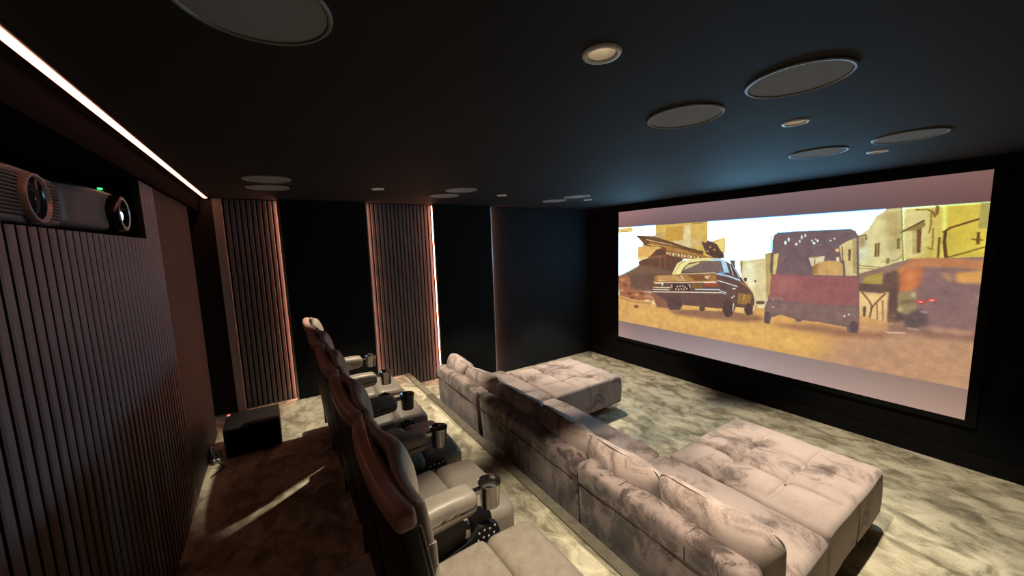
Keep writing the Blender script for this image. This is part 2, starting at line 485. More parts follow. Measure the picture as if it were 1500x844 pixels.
# ---------------------------------------------------------------- projection screen with the film frame
SW, SH = 640, 354
SX0, SX1, SZ0, SZ1 = -4.05, -.413, .404, 2.416
SS = 2
_ys, _xs = np.mgrid[0:SH * SS, 0:SW * SS]
_U = (_xs + .5) / (SW * SS) * 1000; _V = (_ys + .5) / (SH * SS) * 1000
IMG = np.zeros((SH * SS, SW * SS, 3))
GLOW = np.zeros((SH * SS, SW * SS))
def lin(h):
    return np.array(h) / 255
def boxblur(a, r):
    r = int(round(r))
    if r < 1:
        return a
    for ax in (0, 1):
        p = [(0, 0), (0, 0)]; p[ax] = (r + 1, r)
        c = np.cumsum(np.pad(a, p, mode='edge'), axis=ax)
        n = 2 * r + 1
        a = (np.take(c, range(n, c.shape[ax]), axis=ax) - np.take(c, range(0, c.shape[ax] - n), axis=ax)) / n
    return a
def paint(pts, col, blur):
    pts = np.array(pts, float) * [SW * SS / 1000, SH * SS / 1000]
    b = blur * 2.4 * SS / 2
    pad = int(2 * b + 3)
    x0, y0 = np.floor(pts.min(0)).astype(int) - pad; x1, y1 = np.ceil(pts.max(0)).astype(int) + pad
    x0, y0 = max(0, x0), max(0, y0); x1, y1 = min(SW * SS, x1), min(SH * SS, y1)
    if x1 <= x0 or y1 <= y0:
        return
    X = _xs[y0:y1, x0:x1] + .5; Y = _ys[y0:y1, x0:x1] + .5
    ins = np.zeros(X.shape, bool)
    n = len(pts)
    for i in range(n):
        (ax, ay), (bx, by) = pts[i], pts[(i + 1) % n]
        if ay == by:
            continue
        c = ((ay > Y) != (by > Y)) & (X < (bx - ax) * (Y - ay) / (by - ay) + ax)
        ins ^= c
    m = boxblur(boxblur(ins.astype(float), b), b) if b >= .5 else ins.astype(float)
    IMG[y0:y1, x0:x1] = IMG[y0:y1, x0:x1] * (1 - m[..., None]) + col * m[..., None]
    isw = float(min(col) > .98)
    GLOW[y0:y1, x0:x1] = GLOW[y0:y1, x0:x1] * (1 - m) + isw * m
def P(c, b, *q):
    paint(list(zip(q[::2], q[1::2])), lin(c), b)
def L(c, b, w, *q):
    pts = np.array(list(zip(q[::2], q[1::2])), float)
    sc = np.array([SW * SS / 1000, SH * SS / 1000])
    for a, e in zip(pts[:-1], pts[1:]):
        a, e = a * sc, e * sc
        d = e - a; d = d / (np.linalg.norm(d) + 1e-9); nrm = np.array([-d[1], d[0]]) * w * .62 * SS
        d = d * w * .25 * SS
        paint([(k / sc) for k in (a - d + nrm, e + d + nrm, e + d - nrm, a - d - nrm)], lin(c), b)
# sky, then everything in the picture, then the grey letterbox bars
IMG[:] = 1.0; GLOW[:] = 1.0
P((222, 206, 155),0,503,364,530,359,577,346,578,319,596,315,606,717,555,692,535,595,511,456)
P((238, 230, 190),3,520,375,550,370,557,491,538,534,517,456)
P((185, 165, 105),0,580,319,596,315,602,543,588,584)
L((150, 120, 80),0,2,511,359,511,436)
P((120, 95, 85),0,472,361,492,360,493,413,482,397)
P((110, 90, 70),0,557,479,557,483,556,486,555,488,553,487,552,484,551,480,552,476,553,473,554,472,556,473,557,475)
P((214, 180, 96),0,186,111,396,110,398,238,406,247,458,220,460,307,443,357,263,363,122,275,139,215,187,189)
P((236, 214, 130),0,420,256,458,220,460,303,440,324)
P((204, 158, 76),0,232,140,305,138,306,229,230,239)
P((226, 206, 152),0,308,139,332,137,336,284,304,279)
P((225, 200, 150),0,262,241,309,234,336,284,304,288)
P((218, 186, 120),0,330,226,376,228,377,276,336,280)
P((196, 165, 110),0,190,179,223,172,224,234,171,227)
L((150, 130, 80),0,1.5,339,129,380,129)
P((238, 206, 130),2,0,122,87,115,77,171,0,165)
L((150, 120, 70),0,1.5,4,165,23,151,52,158)
P((255, 255, 255),0,70,113,183,116,183,179,95,192)
P((118, 84, 56),0,91,187,171,197,262,245,336,293,383,307,383,333,332,324,233,297,139,265)
P((170, 125, 70),0,155,236,262,278,383,333,431,353,263,339,171,276)
L((235, 205, 140),0,1.5,142,221,233,254,304,283)
L((80, 55, 45),0,1.3,88,192,139,215,233,249,331,297)
L((80, 55, 45),0,1.3,262,250,331,288,357,298)
L((90, 62, 48),0,1.3,122,250,203,272,233,287)
L((240, 200, 130),0,1.3,149,256,203,272)
P((226, 178, 104),0,102,270,212,277,203,321,162,356,102,362)
P((232, 205, 130),0,102,347,162,351,140,376,102,378)
P((108, 74, 60),0,191,296,227,282,248,320,311,352,262,477,106,481,106,383,156,356)
P((140, 92, 72),0,156,346,234,330,237,349,150,366)
L((150, 95, 75),0,2,207,350,208,462)
L((140, 90, 72),0,1.5,231,349,232,460)
P((150, 105, 65),0,233,297,420,358,383,363,313,357,242,335)
P((232, 212, 165),0,243,320,243,325,242,328,239,329,237,328,236,325,235,320,236,316,237,313,239,312,241,313,243,316)
P((232, 212, 165),0,255,325,255,330,253,334,251,336,249,334,248,330,247,325,248,320,249,316,251,315,253,316,255,320)
P((120, 85, 60),0,253,327,253,329,252,331,251,331,250,331,249,329,249,327,249,325,250,323,251,323,252,323,253,325)
P((232, 212, 165),0,270,330,269,336,268,340,266,342,264,340,262,336,262,330,262,324,264,319,265,317,268,319,269,324)
P((232, 212, 165),0,281,327,280,331,279,334,277,336,275,335,274,331,273,327,274,323,275,320,277,319,279,320,280,323)
P((120, 85, 60),0,279,329,279,331,278,333,277,333,276,333,275,331,275,329,275,327,276,325,277,325,278,325,279,327)
P((232, 212, 165),0,292,334,292,339,290,343,288,344,286,343,285,339,284,334,285,329,286,325,288,324,290,325,292,329)
P((232, 212, 165),0,306,338,306,344,304,349,302,350,300,349,299,345,298,339,299,333,300,328,302,327,304,328,305,332)
P((120, 85, 60),0,304,340,304,342,303,344,302,344,301,344,301,342,300,340,301,338,301,337,302,336,303,337,304,338)
P((232, 212, 165),0,317,341,316,345,315,348,313,349,311,348,310,345,309,341,310,337,311,334,313,332,315,333,316,336)
P((232, 212, 165),0,330,343,330,348,329,351,327,353,325,351,323,348,323,343,323,338,325,334,326,333,328,334,330,338)
P((120, 85, 60),0,328,344,328,346,328,348,327,349,326,348,325,347,325,344,325,342,326,341,327,340,327,341,328,342)
P((232, 212, 165),0,341,347,340,353,339,357,337,359,336,357,334,353,334,347,334,341,335,337,337,335,339,337,340,341)
P((232, 212, 165),0,354,349,353,353,352,356,350,357,349,356,347,353,347,349,347,345,348,342,350,341,352,342,353,345)
P((120, 85, 60),0,352,351,352,353,351,354,350,355,349,354,349,353,348,351,349,349,349,347,350,347,351,347,352,349)
P((232, 212, 165),0,367,351,366,356,365,359,363,361,361,359,360,356,360,351,360,346,361,342,363,341,365,342,366,346)
P((124, 96, 76),2,0,502,46,465,109,409,188,419,264,448,259,515,190,604,72,623,1,618)
P((112, 84, 72),3,71,485,250,459,236,557,124,594,61,571)
P((166, 108, 76),2,0,502,42,487,68,538,61,598,174,606,215,639,240,674,175,698,90,690,1,669)
P((196, 140, 100),1,38,531,36,537,31,542,23,545,16,544,10,540,8,534,10,528,16,523,23,521,31,521,36,525)
P((130, 84, 66),1,53,572,51,578,46,584,39,586,31,586,26,582,24,576,26,570,31,565,39,562,46,563,51,567)
P((196, 140, 100),1,31,614,29,620,24,625,16,628,8,628,3,624,1,618,3,612,8,607,16,604,24,604,29,608)
P((130, 84, 66),1,75,633,73,640,68,645,61,648,54,648,48,644,46,638,48,632,54,627,61,624,68,624,73,628)
P((196, 140, 100),1,111,638,109,644,104,649,97,652,90,652,85,648,83,643,84,637,90,631,97,629,104,629,109,632)
P((130, 84, 66),1,138,623,136,629,131,634,124,637,118,636,113,633,111,627,112,621,117,616,124,614,131,614,136,617)
P((196, 140, 100),1,165,639,163,645,158,650,151,652,145,652,140,649,138,643,140,637,145,632,151,630,158,630,163,633)
P((130, 84, 66),1,90,663,88,669,83,674,76,677,68,677,63,674,61,668,63,662,68,657,75,654,83,654,88,657)
P((196, 140, 100),1,187,645,186,650,181,655,174,658,168,658,163,655,161,649,163,643,168,638,174,636,181,636,185,639)
P((255, 255, 255),0,0,186,23,172,45,168,74,181,105,224,129,250,102,275,102,373,109,409,53,449,31,472,0,491)
L((120, 200, 250),1,2.2,4,219,15,187,41,171)
P((96, 70, 60),0,374,245,391,255,398,238,430,265,440,298,454,324,457,353,420,349,393,324)
P((170, 140, 95),0,411,281,411,285,409,287,407,288,404,287,402,284,402,281,402,278,404,275,406,274,409,275,411,278)
P((75, 55, 48),0,435,324,435,327,433,330,431,331,429,330,427,327,426,324,427,320,428,318,431,317,433,318,435,320)
P((170, 140, 95),0,426,298,425,302,423,304,421,305,419,304,417,302,416,298,417,295,419,292,421,292,423,292,425,295)
P((75, 55, 48),0,449,336,449,340,447,342,445,343,443,342,441,340,440,336,441,333,443,330,445,330,447,330,449,333)
P((170, 140, 95),0,402,307,401,310,400,313,397,314,395,313,393,310,392,307,393,303,395,301,397,300,400,301,401,303)
P((75, 55, 48),0,419,324,419,327,417,330,414,331,412,330,410,327,410,324,410,320,412,318,414,317,417,318,418,320)
P((220, 210, 152),0,842,120,869,119,878,350,853,382,798,418,792,235,810,208,824,148,833,137)
P((212, 192, 96),2,869,119,938,118,947,356,877,359)
P((214, 190, 78),2,933,117,1003,118,1004,362,941,348)
P((222, 208, 140),3,870,131,913,138,918,229,909,329,878,350)
P((185, 165, 105),4,839,138,866,130,867,240,855,260,843,193)
P((180, 160, 105),4,847,208,868,195,868,330,856,315)
P((205, 215, 190),3,795,251,808,236,812,346,799,363)
P((122, 100, 62),0,826,274,835,271,836,333,827,336)
L((190, 170, 110),0,0.8,830,274,832,333)
P((130, 110, 66),0,864,254,870,252,871,300,866,299)
P((130, 110, 75),0,849,342,855,339,855,363,849,367)
P((190, 172, 110),0,889,218,897,216,900,320,893,326)
P((118, 80, 52),0,896,216,904,213,906,314,900,320)
P((150, 128, 72),0,877,226,907,182,910,200,903,216,883,223)
L((88, 64, 44),0,1.8,870,228,891,201,907,180)
L((165, 140, 85),0,1.4,868,122,873,240,879,356)
L((120, 90, 50),0,1.3,891,134,910,135,920,148,922,168)
P((130, 100, 55),0,923,123,928,124,928,157,922,173)
L((150, 120, 60),0,1.5,917,139,918,201,916,234)
L((150, 120, 60),0,1.5,922,215,924,303,916,294)
L((100, 68, 40),0,2.2,938,233,948,215,984,187,1003,166)
L((100, 70, 40),0,3,941,228,941,272,946,337)
L((120, 85, 45),0,2,933,253,934,337)
L((110, 85, 40),0,1.5,949,334,975,314,999,293)
L((110, 82, 40),0,2.6,988,237,989,282)
L((110, 82, 40),0,1.5,980,263,995,267)
P((170, 158, 86),0,987,125,1001,125,1001,223,987,221)
L((160, 135, 85),0,1.2,797,376,853,385)
L((160, 135, 85),0,1,797,389,866,393)
L((165, 140, 90),0,1.2,840,358,867,348,877,326)
L((90, 70, 50),0,1.4,795,241,808,233,809,258)
P((170, 140, 90),2,795,244,807,236,807,289,797,302)
P((152, 120, 104),0,797,418,887,344,1017,330,1032,710,807,740)
P((232, 196, 136),0,799,490,869,485,872,640,805,667)
L((150, 100, 70),0,2,809,501,825,543,832,574)
L((120, 80, 60),0,1.8,828,575,846,520,853,500)
L((120, 84, 62),0,2,830,568,827,634)
L((150, 110, 76),0,1.5,839,550,843,636)
P((105, 80, 64),0,813,572,819,564,820,629,815,631)
L((175, 125, 85),0,2,849,532,853,626)
P((238, 222, 180),1,805,640,843,629,843,649,809,662)
P((176, 150, 78),0,812,429,844,404,847,457,808,465)
P((112, 86, 76),1,798,460,846,460,847,413,875,387,878,477,845,501,799,499)
P((102, 78, 70),1,858,480,876,472,883,624,860,637)
P((216, 164, 98),0,-23,650,90,684,240,654,336,644,566,617,585,632,807,613,862,630,881,1168,-23,1406)
P((190, 146, 112),14,798,669,862,636,898,638,1020,627,1037,1042,783,1101,699,892)
P((224, 176, 100),8,35,750,310,735,607,736,759,793,698,855,463,825,91,824)
L((150, 100, 70),1,1.5,8,678,90,700,191,694)
L((235, 195, 130),1,1.2,72,709,237,699)
P((120, 85, 65),1,109,728,108,734,103,740,97,743,91,742,86,739,85,734,86,727,91,722,97,719,103,719,108,723)
P((246, 228, 196),0.5,165,669,163,672,158,675,152,677,145,677,140,677,138,675,140,672,145,669,152,667,158,667,163,667)
P((246, 228, 196),0.5,203,657,201,659,197,662,191,664,184,664,179,664,178,662,179,659,184,656,190,655,197,654,201,655)
P((246, 228, 196),0.5,200,672,198,675,194,677,187,679,181,680,176,679,175,678,176,675,181,672,187,670,194,670,198,670)
P((246, 228, 196),0.5,197,688,195,691,191,693,184,695,178,696,173,695,171,694,173,691,178,688,184,686,191,685,195,686)
P((140, 98, 76),1,164,588,266,572,267,707,197,713)
P((150, 110, 84),3,238,719,437,676,557,675,591,694,538,725,414,743,282,747)
P((105, 79, 72),0,183,499,189,474,259,467,283,390,308,366,383,350,443,353,461,365,488,397,513,472,535,514,550,556,555,595,554,639,551,677,533,686,526,658,494,666,488,702,466,708,451,664,309,673,299,709,253,720,237,655,174,606,177,565)
P((172, 122, 70),0,186,484,431,452,432,499,180,535)
P((196, 150, 92),1,195,483,279,470,307,505,205,522)
P((128, 88, 56),1,323,466,385,460,410,493,360,503)
P((236, 226, 152),0,261,467,283,390,308,366,383,350,445,353,450,370,384,368,332,383,309,417,296,464)
L((120, 100, 90),0,0.8,273,457,295,390,316,370)
P((176, 218, 240),0,408,354,445,353,461,369,474,439,456,437,446,370,408,363)
P((124, 104, 96),0,304,449,317,411,371,373,443,366,454,437)
P((212, 200, 130),0,309,430,327,397,369,377,369,386,322,425)
P((84, 68, 62),0,468,381,479,385,505,457,481,447)
L((200, 215, 220),0,1.2,482,389,507,465)
L((60, 48, 46),0,1.3,486,393,516,480)
L((190, 205, 215),0,1.5,475,389,487,451)
L((178, 214, 236),0,2.6,431,447,474,460,509,481)
L((236, 216, 150),0,1.4,264,467,428,443)
P((110, 150, 190),0,437,434,456,432,461,449,442,446)
L((244, 232, 196),0,1.5,183,534,307,519,429,499)
L((220, 225, 228),0,1.5,434,490,468,503,502,519)
L((190, 140, 80),0,1.5,507,485,537,522,550,552)
P((236, 220, 180),0,307,477,307,479,304,481,301,482,298,482,296,480,295,478,296,476,298,474,301,473,304,473,306,475)
P((236, 220, 180),0,313,490,312,493,310,495,307,495,304,495,302,494,301,492,302,489,304,487,307,486,310,487,312,488)
P((236, 220, 180),0,400,472,400,474,398,476,395,477,392,477,390,475,390,473,390,471,392,469,395,468,398,468,400,470)
P((236, 220, 180),0,410,467,409,469,408,471,405,471,402,471,400,470,399,468,400,465,402,464,405,463,407,463,409,464)
P((236, 220, 180),0,406,480,405,482,403,484,400,485,398,485,396,483,395,481,395,479,397,477,400,476,403,477,405,478)
L((240, 226, 190),0,1,202,517,235,513)
L((240, 226, 190),0,1,282,505,323,501)
P((160, 80, 58),0,388,513,436,507,437,528,394,534)
P((150, 74, 56),0,180,545,202,542,202,557,180,560)
L((235, 215, 190),0,1.6,386,509,434,503)
L((235, 215, 180),0,1.4,186,541,227,534)
P((128, 92, 56),0,340,519,386,513,381,550,340,556)
P((70, 52, 50),0,268,533,335,529,335,570,268,576)
L((236, 222, 196),0,1.6,262,539,262,558)
L((236, 222, 196),0,1.6,332,529,337,547)
P((236, 226, 200),0,225,544,225,548,223,550,221,552,218,551,217,549,216,545,217,541,218,538,221,537,223,538,225,540)
P((214, 190, 160),0,289,549,288,553,287,555,285,556,284,555,282,553,282,550,282,547,284,545,285,544,287,544,288,546)
P((214, 190, 160),0,300,545,299,549,298,551,297,552,295,551,294,549,293,546,294,543,295,541,296,540,298,540,299,542)
P((214, 190, 160),0,311,542,310,545,309,547,308,548,306,548,305,545,304,543,305,539,306,537,308,536,309,537,310,539)
P((214, 190, 160),0,319,547,319,550,318,553,316,554,314,553,313,551,313,548,313,545,314,543,316,542,317,542,319,544)
P((214, 190, 160),0,283,567,283,570,282,572,280,574,278,573,277,571,276,568,277,565,278,562,280,561,282,562,283,564)
P((214, 190, 160),0,295,567,294,571,293,573,291,574,290,574,288,572,288,568,288,565,289,563,291,562,293,562,294,564)
P((214, 190, 160),0,306,563,305,567,304,569,302,570,301,569,299,567,299,564,299,561,301,559,302,558,304,558,305,560)
P((214, 190, 160),0,317,564,316,567,315,570,313,571,312,570,311,568,310,565,310,562,312,560,313,558,315,559,316,561)
P((214, 190, 160),0,327,558,327,561,326,563,324,564,323,564,321,562,321,559,321,556,322,553,324,552,326,553,327,555)
L((242, 228, 196),0,1.7,180,570,257,561)
L((242, 228, 196),0,1.7,177,586,251,577)
L((244, 230, 206),0,1.6,174,604,308,584,449,565)
L((206, 220, 232),0,2,356,558,444,546)
L((206, 218, 228),0,1.6,444,553,467,562)
L((220, 210, 200),0,1.3,449,565,463,571)
P((156, 116, 66),0,505,556,546,561,542,622,504,622)
L((110, 80, 58),0,1,515,558,515,624)
L((205, 165, 105),0,1.2,524,565,522,598)
P((240, 228, 210),0,497,532,496,534,494,536,491,537,488,537,486,536,485,534,486,532,488,530,491,529,494,529,496,530)
P((236, 220, 196),0,488,588,488,591,487,594,486,595,485,594,484,592,483,589,484,585,484,583,486,581,487,582,488,584)
P((236, 220, 196),0,494,578,494,582,493,584,492,585,491,585,490,582,490,579,490,576,491,573,492,572,493,573,494,575)
P((236, 220, 196),0,493,629,493,632,492,635,491,636,490,635,489,633,489,630,489,626,490,624,491,622,492,623,493,625)
P((236, 220, 196),0,491,654,491,658,490,660,489,661,488,661,487,659,487,655,487,652,488,649,489,648,490,649,491,651)
P((96, 72, 68),0,305,655,301,682,291,704,276,715,261,711,249,694,245,668,248,640,260,619,275,609,290,613,301,630)
P((88, 66, 62),0,490,654,489,682,483,704,475,714,466,708,460,690,457,662,459,634,464,612,473,603,481,609,488,628)
P((86, 64, 60),0,549,645,548,663,544,678,539,684,533,680,529,668,527,650,528,631,532,617,537,611,543,615,547,627)
P((98, 76, 70),0,395,677,393,686,389,694,384,698,378,697,374,691,372,682,373,673,378,665,383,662,389,663,393,668)
L((232, 212, 170),0,1.6,554,623,552,656)
L((235, 215, 190),0,1.3,491,629,490,672)
P((222, 174, 100),0,315,672,373,668,374,691,310,702)
P((228, 180, 104),0,396,672,456,663,454,680,396,690)
P((232, 196, 120),0,498,644,525,642,524,675,496,674)
P((66, 52, 54),0,520,464,530,463,528,487,522,484)
P((110, 90, 72),0,559,594,584,589,583,609,561,614)
P((236, 220, 170),0,563,613,583,609,582,633,564,633)
P((158, 114, 88),3,603,714,725,684,810,692,876,676,852,710,786,727,643,725)
P((118, 97, 99),0,597,247,600,218,610,208,696,204,776,203,787,212,794,238,803,476,809,672,807,700,787,703,783,677,725,670,685,671,680,683,670,683,664,669,629,656,605,678,601,718,585,715,585,624,592,584,597,505)
L((60, 130, 200),0,1,607,207,696,204,779,203)
P((152, 98, 96),1,598,436,799,431,804,567,722,582,595,579)
P((134, 106, 98),1,588,592,722,582,805,574,808,666,693,665,590,651)
P((166, 108, 102),5,600,444,670,437,664,514,602,551)
L((120, 222, 255),0,2.4,594,225,594,262,594,307)
L((110, 90, 70),0,2,596,315,597,429)
L((205, 170, 90),0,1.6,596,429,595,552)
P((220, 196, 124),0,602,326,615,319,613,382,610,435,602,436)
P((150, 110, 95),1,618,363,638,315,633,337,623,367)
P((216, 196, 138),0,756,285,771,262,790,247,796,425,774,427,769,354,763,354)
P((176, 160, 110),0,782,256,790,250,795,412,789,419)
P((118, 92, 66),0,775,302,781,298,781,354,777,354)
P((235, 190, 120),0,757,305,757,309,755,312,753,313,751,312,749,309,748,305,749,301,750,298,752,296,755,298,756,301)
P((240, 224, 190),0,751,341,757,335,759,361,753,361)
L((110, 80, 60),0,1.2,762,288,766,361)
P((226, 212, 170),0,690,343,727,332,725,359,707,391,698,385)
L((120, 95, 90),0,1,705,350,705,377)
P((150, 120, 105),0,699,336,712,332,712,342,701,343)
P((206, 166, 106),0,704,377,716,363,738,355,759,358,766,371,769,427,704,430)
P((170, 125, 80),1,701,385,713,370,713,426,702,427)
L((180, 140, 88),0,0.8,732,359,734,427)
P((235, 248, 255),0,635,264,634,269,633,273,631,275,630,273,628,269,628,264,628,258,629,254,631,253,633,254,634,258)
P((235, 248, 255),0,642,246,641,251,641,255,640,257,638,255,637,251,637,246,637,240,638,236,639,235,640,237,641,241)
P((235, 248, 255),0,661,272,661,276,660,278,659,279,657,278,656,275,656,272,656,268,657,266,658,265,660,266,661,268)
P((235, 248, 255),0,669,258,668,262,668,264,667,265,666,264,665,261,665,258,665,254,665,252,666,251,667,252,668,254)
P((235, 248, 255),0,673,237,673,242,672,246,671,248,670,246,669,242,669,237,669,232,669,228,671,226,672,228,673,232)
P((235, 248, 255),0,681,227,681,232,680,235,679,236,678,235,677,231,677,227,677,222,678,219,678,218,679,219,680,222)
P((235, 248, 255),0,704,268,704,272,702,274,701,275,699,274,698,271,697,268,697,264,699,262,700,261,702,262,703,265)
P((235, 248, 255),0,697,256,697,258,696,260,696,261,695,260,694,258,694,256,694,253,695,251,695,251,696,251,697,253)
P((235, 248, 255),0,710,256,710,260,709,262,708,263,707,262,706,260,706,256,706,253,707,250,708,249,709,250,710,253)
P((235, 248, 255),0,705,249,704,252,704,253,703,254,703,253,702,252,702,249,702,247,702,245,703,244,704,245,704,247)
P((235, 248, 255),0,738,258,738,259,738,261,737,261,736,260,735,259,735,258,735,256,736,255,737,254,738,255,738,256)
P((235, 248, 255),0,747,248,747,250,746,251,745,251,744,251,744,250,743,248,744,246,744,245,745,245,746,245,747,246)
L((160, 130, 125),0.5,1,697,297,703,284,719,274)
P((175, 145, 130),0,605,566,605,568,604,570,603,570,602,570,601,569,600,566,601,564,601,563,603,562,604,562,605,564)
P((165, 135, 122),0,607,581,607,582,606,584,605,585,604,584,603,583,603,581,603,580,604,578,605,578,606,578,607,579)
P((175, 145, 130),0,611,570,610,572,610,574,608,575,607,574,606,573,606,571,606,569,607,567,608,566,609,567,610,568)
P((165, 135, 122),0,612,577,612,579,611,580,610,581,609,581,609,580,608,578,609,576,609,575,610,574,611,574,612,576)
P((175, 145, 130),0,616,564,616,566,615,567,614,568,613,568,612,566,612,564,612,562,613,561,614,560,615,560,616,562)
P((165, 135, 122),0,618,578,618,580,617,582,616,582,615,582,614,581,614,579,614,578,615,576,616,575,617,576,618,577)
P((175, 145, 130),0,621,568,621,570,620,572,619,572,618,572,617,571,617,569,617,567,618,565,619,564,620,564,621,566)
P((165, 135, 122),0,623,575,623,577,622,578,621,579,620,579,620,578,619,576,620,574,620,573,621,572,622,572,623,573)
P((175, 145, 130),0,627,562,626,564,626,565,625,566,624,566,623,564,622,562,623,560,623,559,624,558,626,558,626,560)
P((165, 135, 122),0,629,576,629,578,628,579,627,580,626,580,625,579,625,577,625,575,626,574,627,573,628,574,628,575)
P((175, 145, 130),0,632,566,632,568,631,570,630,570,629,570,628,569,628,567,628,564,629,563,630,562,631,562,632,564)
P((165, 135, 122),0,634,573,634,575,633,576,632,577,631,577,630,575,630,574,630,572,631,571,632,570,633,570,634,571)
P((250, 235, 225),0,780,624,780,626,779,627,778,628,777,628,776,627,776,625,776,623,777,621,778,620,779,621,780,622)
P((250, 235, 225),0,788,615,788,617,787,618,786,619,785,619,784,618,784,616,784,614,785,612,786,612,787,612,788,613)
P((190, 160, 150),0.5,612,618,612,620,610,622,608,623,606,623,604,622,603,620,604,618,605,616,608,615,610,615,611,616)
P((100, 80, 80),0,807,670,806,685,803,697,799,702,795,700,791,690,789,675,790,660,793,648,797,642,802,645,805,655)
P((102, 82, 82),0,601,679,600,697,597,711,593,717,589,713,585,701,584,684,584,666,587,652,591,646,596,650,599,662)
P((150, 112, 94),3,862,636,920,637,1002,633,1001,667,933,675,863,668)
L((235, 200, 175),0,1.2,861,678,871,676,893,670)
P((140, 108, 104),2,906,385,1006,378,1007,629,963,635,922,630,903,521)
P((192, 128, 88),1,868,393,879,374,893,342,920,337,961,339,1007,351,1006,385,963,375,913,375,895,397,876,411)
P((198, 116, 72),2,874,399,893,385,913,384,909,455,899,480,878,493)
P((226, 150, 100),3,889,398,898,391,897,474,890,479)
P((220, 160, 92),1.5,962,397,1005,383,1005,436,965,436)
P((176, 136, 104),1.5,937,399,954,398,961,431,953,432)
P((156, 136, 98),1,875,499,883,486,904,482,908,514,908,568,887,592,877,573)
P((128, 106, 82),1.5,878,526,906,515,907,530,878,545)
P((190, 180, 150),1,904,497,904,503,903,508,901,510,900,508,898,504,897,498,898,492,899,488,900,486,902,487,904,491)
P((196, 176, 120),1,886,565,886,571,884,576,882,578,879,577,878,573,877,567,877,560,879,556,881,553,883,555,885,559)
P((104, 84, 82),1.5,870,590,884,580,889,591,913,555,927,570,928,623,910,646,894,645,888,616,871,615)
L((232, 60, 52),0.5,3.2,909,526,920,525)
L((255, 225, 215),0,1.1,911,527,916,526)
L((232, 70, 58),0.5,3,926,518,937,512)
L((255, 225, 205),0,1.1,928,518,934,514)
L((190, 170, 160),1,1.5,915,567,926,570)
L((200, 180, 170),1,1.5,897,647,914,648)
P((150, 120, 115),1,875,598,874,601,873,603,872,604,870,603,869,602,869,600,869,597,870,595,872,594,873,595,874,596)
P((186, 140, 116),2,927,629,997,629,998,646,943,653)
_rng = np.random.default_rng(3)
_g = boxblur(_rng.normal(0, 1, GLOW.shape), 2) * 4 + boxblur(boxblur(_rng.normal(0, 1, GLOW.shape), 9), 4) * 22
IMG *= (1 + .022 * _g * (1 - GLOW))[..., None]
VT, VB = 122, 868
_u = _U / 1000
top = np.stack([np.interp(_u, [0, .25, .6, 1], [.61, .52, .48, .50]), np.interp(_u, [0, .25, .6, 1], [.46, .42, .40, .36]), np.interp(_u, [0, .25, .6, 1], [.45, .43, .42, .345])], -1)
top *= np.interp(_V, [0, VT], [1.06, .88])[..., None]
bot = np.stack([np.interp(_u, [0, .1, .5, 1], [.63, .56, .63, .64]), np.interp(_u, [0, .1, .5, 1], [.51, .48, .56, .52]), np.interp(_u, [0, .1, .5, 1], [.48, .47, .56, .46])], -1)
bot *= np.interp(_V, [VB, 1000], [.92, 1.08])[..., None]
mt = np.clip((VT - _V) / 3 + .5, 0, 1)[..., None]; mb = np.clip((_V - VB) / 3 + .5, 0, 1)[..., None]
# chromatic fringe of the projector along the top of the bright sky
sky_here = np.repeat(GLOW[int((VT + 6) / 1000 * SH * SS)][None], SH * SS, 0)
fr = (np.clip(1 - np.abs(_V - VT) / 5, 0, 1) * sky_here)[..., None]
IMG = IMG * (1 - mt) + top * mt
IMG = IMG * (1 - mb) + bot * mb
IMG = IMG * (1 - fr) + np.array([.25, .5, .85]) * fr
GLOW = GLOW * (1 - mt[..., 0]) * (1 - mb[..., 0])
def down(a):
    return a.reshape(SH, SS, SW, SS, -1).mean((1, 3))
img = np.clip(down(IMG), 0, 1); glow = down(GLOW)[..., 0]
linimg = np.where(img <= .04045, img / 12.92, ((img + .055) / 1.055) ** 2.4)
linimg = linimg * (1 + glow[..., None] * np.array([3.0, 9.0, 14.0]))
screen = thing('projection_screen', 'large wide projection screen showing a street scene with cars', 'screen', (SX0 * .5 + SX1 * .5, YF, SZ0))
hw, hh = (SX1 - SX0) / 2, SZ1 - SZ0
for nm, bx in (('frame_bar', (-hw - .06, hw + .06, -.022, 0, hh, hh + .035)), ('frame_bar', (-hw - .06, hw + .06, -.022, 0, -.05, 0)),
               ('frame_bar', (-hw - .06, -hw, -.022, 0, 0, hh)), ('frame_bar', (hw, hw + .06, -.022, 0, 0, hh))):
    MB().box(*bx).build(nm, M['panel_black'], screen)
gx, gz = np.meshgrid(np.linspace(-hw, hw, SW), np.linspace(hh, 0, SH))
co = np.stack([gx, np.full_like(gx, -.015), gz], -1).reshape(-1, 3)
ii = np.arange(SW * SH).reshape(SH, SW)
q = np.stack([ii[:-1, :-1], ii[1:, :-1], ii[1:, 1:], ii[:-1, 1:]], -1).reshape(-1, 4)
me = bpy.data.meshes.new('film_picture')
me.vertices.add(len(co)); me.vertices.foreach_set('co', co.astype(np.float32).ravel())
me.loops.add(q.size); me.loops.foreach_set('vertex_index', q.astype(np.int32).ravel())
me.polygons.add(len(q)); me.polygons.foreach_set('loop_start', np.arange(0, q.size, 4, dtype=np.int32)); me.polygons.foreach_set('loop_total', np.full(len(q), 4, np.int32))
me.update(calc_edges=True)
ca = me.color_attributes.new('film', 'FLOAT_COLOR', 'POINT')
ca.data.foreach_set('color', np.concatenate([linimg.reshape(-1, 3), np.ones((SW * SH, 1))], 1).astype(np.float32).ravel())
m, nt, b = material('projected_film_frame')
b.inputs['Base Color'].default_value = (.02, .02, .02, 1); b.inputs['Roughness'].default_value = .9; b.inputs['Specular IOR Level'].default_value = .1
at = N(nt, 'ShaderNodeVertexColor'); at.layer_name = 'film'
nt.links.new(at.outputs[0], b.inputs['Emission Color']); b.inputs['Emission Strength'].default_value = SCREEN_GAIN
